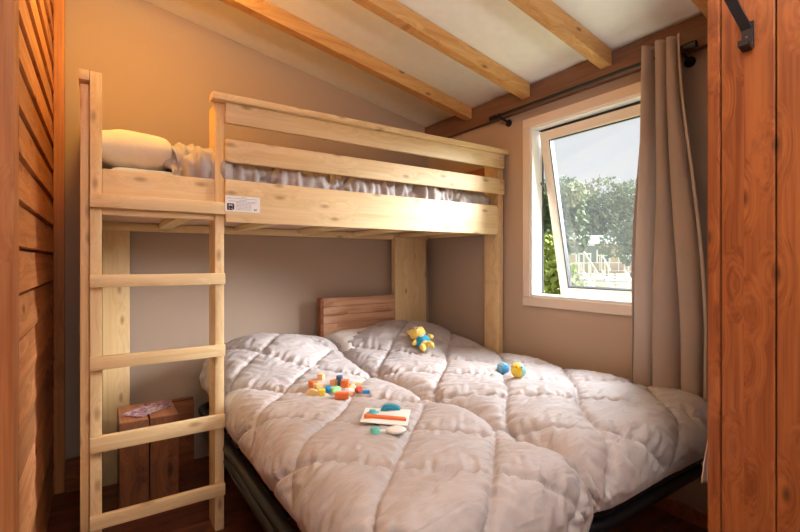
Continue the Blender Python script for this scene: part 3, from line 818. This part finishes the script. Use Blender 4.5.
def tree(u, s_, h, cw, mat, label, n=2600, seed=0, ls=.16, trunk_h=.35):
    rnd = random.Random(seed); c = W(u, s_, GZ); t_ = thing('garden_tree', label, 'tree', c, 'trees outside the window')
    b = B(); b.cyl(c, c+V(0, 0, h*.55), .13*h/6, .06*h/6, 8)
    blobs = []
    for k in range(9):
        a = rnd.uniform(0, 2*PI); rr = rnd.uniform(.1, .75)*cw/2; zz = rnd.uniform(trunk_h+.12, .9)*h
        e = c+V(math.cos(a)*rr, math.sin(a)*rr, zz); blobs.append((e, rnd.uniform(.2, .34)*cw))
        b.cyl(c+V(0, 0, h*rnd.uniform(.25, .5)), e, .035*h/6, .015, 6)
    blobs.append((c+V(0, 0, h*.85), .3*cw))
    b.obj('trunk', BARK, t_)
    bm = bmesh.new()
    for k in range(n):
        e, r = rnd.choice(blobs); d = V(rnd.gauss(0, 1), rnd.gauss(0, 1), rnd.gauss(0, 1)).normalized()*r*rnd.uniform(.5, 1)**.5
        d.z *= .75; q_ = e+d; a = V(rnd.gauss(0, 1), rnd.gauss(0, 1), rnd.gauss(0, 1)).normalized(); c2 = a.orthogonal().normalized()*ls*rnd.uniform(.6, 1.2); a = a*ls*rnd.uniform(.5, 1)
        bm.faces.new([bm.verts.new(q_+a), bm.verts.new(q_+c2), bm.verts.new(q_-a), bm.verts.new(q_-c2)])
    bb = B(); bb.bm.free(); bb.bm = bm; bb.obj('foliage', mat, t_)
tree(551, 16, 4.1, 3.0, LEAFM, 'green tree at the left of the window view', seed=1, n=7000, ls=.10)
tree(549, 9, 1.95, 1.1, LEAFY, 'low yellow green shrub at the left of the window view', seed=2, n=1800, ls=.07, trunk_h=.1)
tree(578, 34, 6.5, 5.5, LEAFM, 'grey green tree behind the cabin roof', seed=3)
tree(606, 32, 6.9, 6.0, LEAFM, 'tall grey green tree in the middle of the window view', seed=4)
tree(632, 33, 7.0, 6.0, LEAFM, 'tall tree at the right of the window view beside the curtain', seed=5)
tree(638, 15, 2.6, 2.4, LEAFM, 'bushy green tree low in the right of the window view', seed=6, ls=.1, trunk_h=.15)
tree(562, 36, 6.0, 5.0, LEAFM, 'distant tree between the left tree and the cabin', seed=8)
CABW = plain('cabin_wall', (206, 186, 160), .8, var=.1, scale=2); CABR = plain('cabin_roof', (226, 226, 224), .6); DECK = plain('deck_wood', (178, 160, 138), .8, var=.2); RAIL = plain('white_railing', (232, 230, 226), .6); CGL = plain('cabin_glass', (120, 128, 130), .2)
def cabin(u, s_, label, w=5.2, d=3.4, fl=.85, stairs=True, roofc=None, stair_dir=1):
    """cabin raised on posts, deck and stairs on the side facing the window"""
    c = W(u, s_, GZ); t_ = thing('cabin', label, 'cabin', c)
    ang = math.atan2(-(.829-.559*(u-400)/445), -(.559+.829*(u-400)/445))+PI/2   # face the camera roughly
    M = Matrix.Translation(c) @ Matrix.Rotation(ang+.25, 4, 'Z')   # local -Y looks at the window
    def q(nm, mat, fn, parent=None):
        b = B(); fn(b); return b.xf(M).obj(nm, mat, t_, parent)
    wall_h = 1.45
    walls = q('wall', CABW, lambda b: b.box(-w/2, w/2, 0, d, fl, fl+wall_h))
    def roof(b):
        z = fl+wall_h
        b.poly([(-w/2-.3, -1.0, z-.05), (-w/2-.3, d+.2, z-.05), (-w/2-.3, d/2-.4, z+.5)], (w+.6, 0, 0))
    q('roof', CABR, roof)
    q('deck', DECK, lambda b: b.box(-w/2, w/2, -1.4, 0, fl-.12, fl))
    for x0_, x1_ in ((-w/2+.1, -w/6), (w/6, w/2-.1)): q('deck_brace', DECK, lambda b: b.cyl((x0_, -1.3, .1), (x1_, -1.3, fl-.15), .03, seg=6))
    for x in (-w/2+.1, -w/6, w/6, w/2-.1): q('support_post', DECK, lambda b: b.box(x-.05, x+.05, -1.35, -1.25, 0, fl-.12))
    for x in (-w/2+.1, w/2-.1): q('porch_post', DECK, lambda b: b.box(x-.04, x+.04, -1.05, -.97, fl, fl+wall_h-.04))
    def rail(b):
        b.box(-w/2, w/2, -1.4, -1.34, fl+.75, fl+.82); b.box(-w/2, w/2, -1.4, -1.36, fl+.4, fl+.44)
        x = -w/2
        while x <= w/2: b.box(x, x+.04, -1.4, -1.36, fl, fl+.8); x += .45
    q('railing', RAIL, rail)
    for x in (-1.6, .2, 1.5):
        wn_ = q('window', CGL, lambda b: b.box(x, x+.8, -.02, .0, fl+.45, fl+1.15))
        q('window_frame', RAIL, lambda b: b.box(x-.06, x, -.04, 0, fl+.4, fl+1.2).box(x+.8, x+.86, -.04, 0, fl+.4, fl+1.2).box(x-.06, x+.86, -.04, 0, fl+1.15, fl+1.2), wn_)
    if stairs:
        n_ = 5; sxx = .2
        def st_(b):
            for k in range(n_):
                b.box(sxx, sxx+1.1, -1.4-.28*(k+1), -1.4-.28*k, fl-(k+1)*fl/(n_+1)-.04, fl-(k+1)*fl/(n_+1))
        q('stair_tread', RAIL, st_)
        def hr(b):
            for xx in (sxx, sxx+1.1):
                b.cyl((xx, -1.4, fl+.85), (xx, -1.4-.28*n_, .9), .035, seg=6); b.cyl((xx, -1.4, fl+.05), (xx, -1.4-.28*n_, .12), .05, seg=6)
                for k in range(0, n_+1, 2):
                    zz = fl-(k)*fl/(n_+1); b.box(xx-.025, xx+.025, -1.42-.28*k, -1.37-.28*k, zz-.1, zz+.85)
        q('handrail', RAIL, hr)
    return t_
cabin(590, 24, 'pale raised cabin with white stairs seen through the open sash')
cabin(541, 19, 'raised cabin deck with steps at the left edge of the window view', w=3.2)
cabin(668, 29, 'brown roofed cabin at the right of the window view', w=4.0, stairs=False)

# ------------------------------------------------------------------ light
w = bpy.data.worlds.new('world'); SC.world = w; w.use_nodes = True
N = w.node_tree.nodes; L = w.node_tree.links
bg = N['Background']; tc = N.new('ShaderNodeTexCoord'); sp = N.new('ShaderNodeSeparateXYZ'); cr = N.new('ShaderNodeValToRGB')
L.new(tc.outputs['Generated'], sp.inputs[0]); L.new(sp.outputs[2], cr.inputs[0]); L.new(cr.outputs[0], bg.inputs[0])
cr.color_ramp.elements[0].color = (.74, .75, .77, 1); cr.color_ramp.elements[1].color = (.68, .72, .77, 1)
bg.inputs[1].default_value = 1.0
def sun(d, e, ang, col):
    l = bpy.data.lights.new('sun', 'SUN'); l.energy = e; l.angle = math.radians(ang); l.color = col
    o = bpy.data.objects.new('sun', l); C.objects.link(o); o.rotation_euler = Vector(d).to_track_quat('-Z', 'Y').to_euler(); o.location = (6, 3, 6)
sun((-1, .58, -.44), 20.0, 36, (.94, .97, 1))
def lamp(nm, loc, e, col, size, rot=None, shape='DISK'):
    l = bpy.data.lights.new(nm, 'AREA' if rot is not None else 'POINT'); l.energy = e; l.color = col
    if rot is not None: l.shape = shape; l.size = size
    else: l.shadow_soft_size = size
    o = bpy.data.objects.new(nm, l); C.objects.link(o); o.location = loc
    if rot is not None: o.rotation_euler = rot
    return o
lamp('warm_ceiling_lamp', (.08, 1.85, 2.24), 17, (1, .60, .10), .07)
lamp('room_fill', (-.1, -1.0, 1.9), 34, (.92, .96, 1), .35)  # added neutral fill behind the camera, no fixture there
lamp('ceiling_fill', (.55, -.35, 1.55), 62, (.93, .96, 1), .4, (PI, 0, 0))  # added upward fill beside the camera to brighten the ceiling
lamp('daylight_fill', (3.3, 1.35, 3.1), 400, (.88, .94, 1), 1.8, (0, math.radians(42), 0))  # added area lamp outside above the window, boosts the daylight coming in

# ------------------------------------------------------------------ camera
cam = bpy.data.cameras.new('camera'); co = bpy.data.objects.new('camera', cam); C.objects.link(co); SC.camera = co
cam.sensor_width = 36; cam.lens = 36*445/800; cam.shift_y = -5/800; cam.clip_start = .02; cam.clip_end = 300
co.location = (0, 0, 1.0); co.rotation_euler = (PI/2, 0, -math.atan2(.559, .829))
for o in C.objects:
    if '_o' in o: del o['_o']
vs = SC.view_settings; vs.view_transform = 'Standard'; vs.look = 'None'; vs.exposure = 0; vs.gamma = 1; vs.use_curve_mapping = False
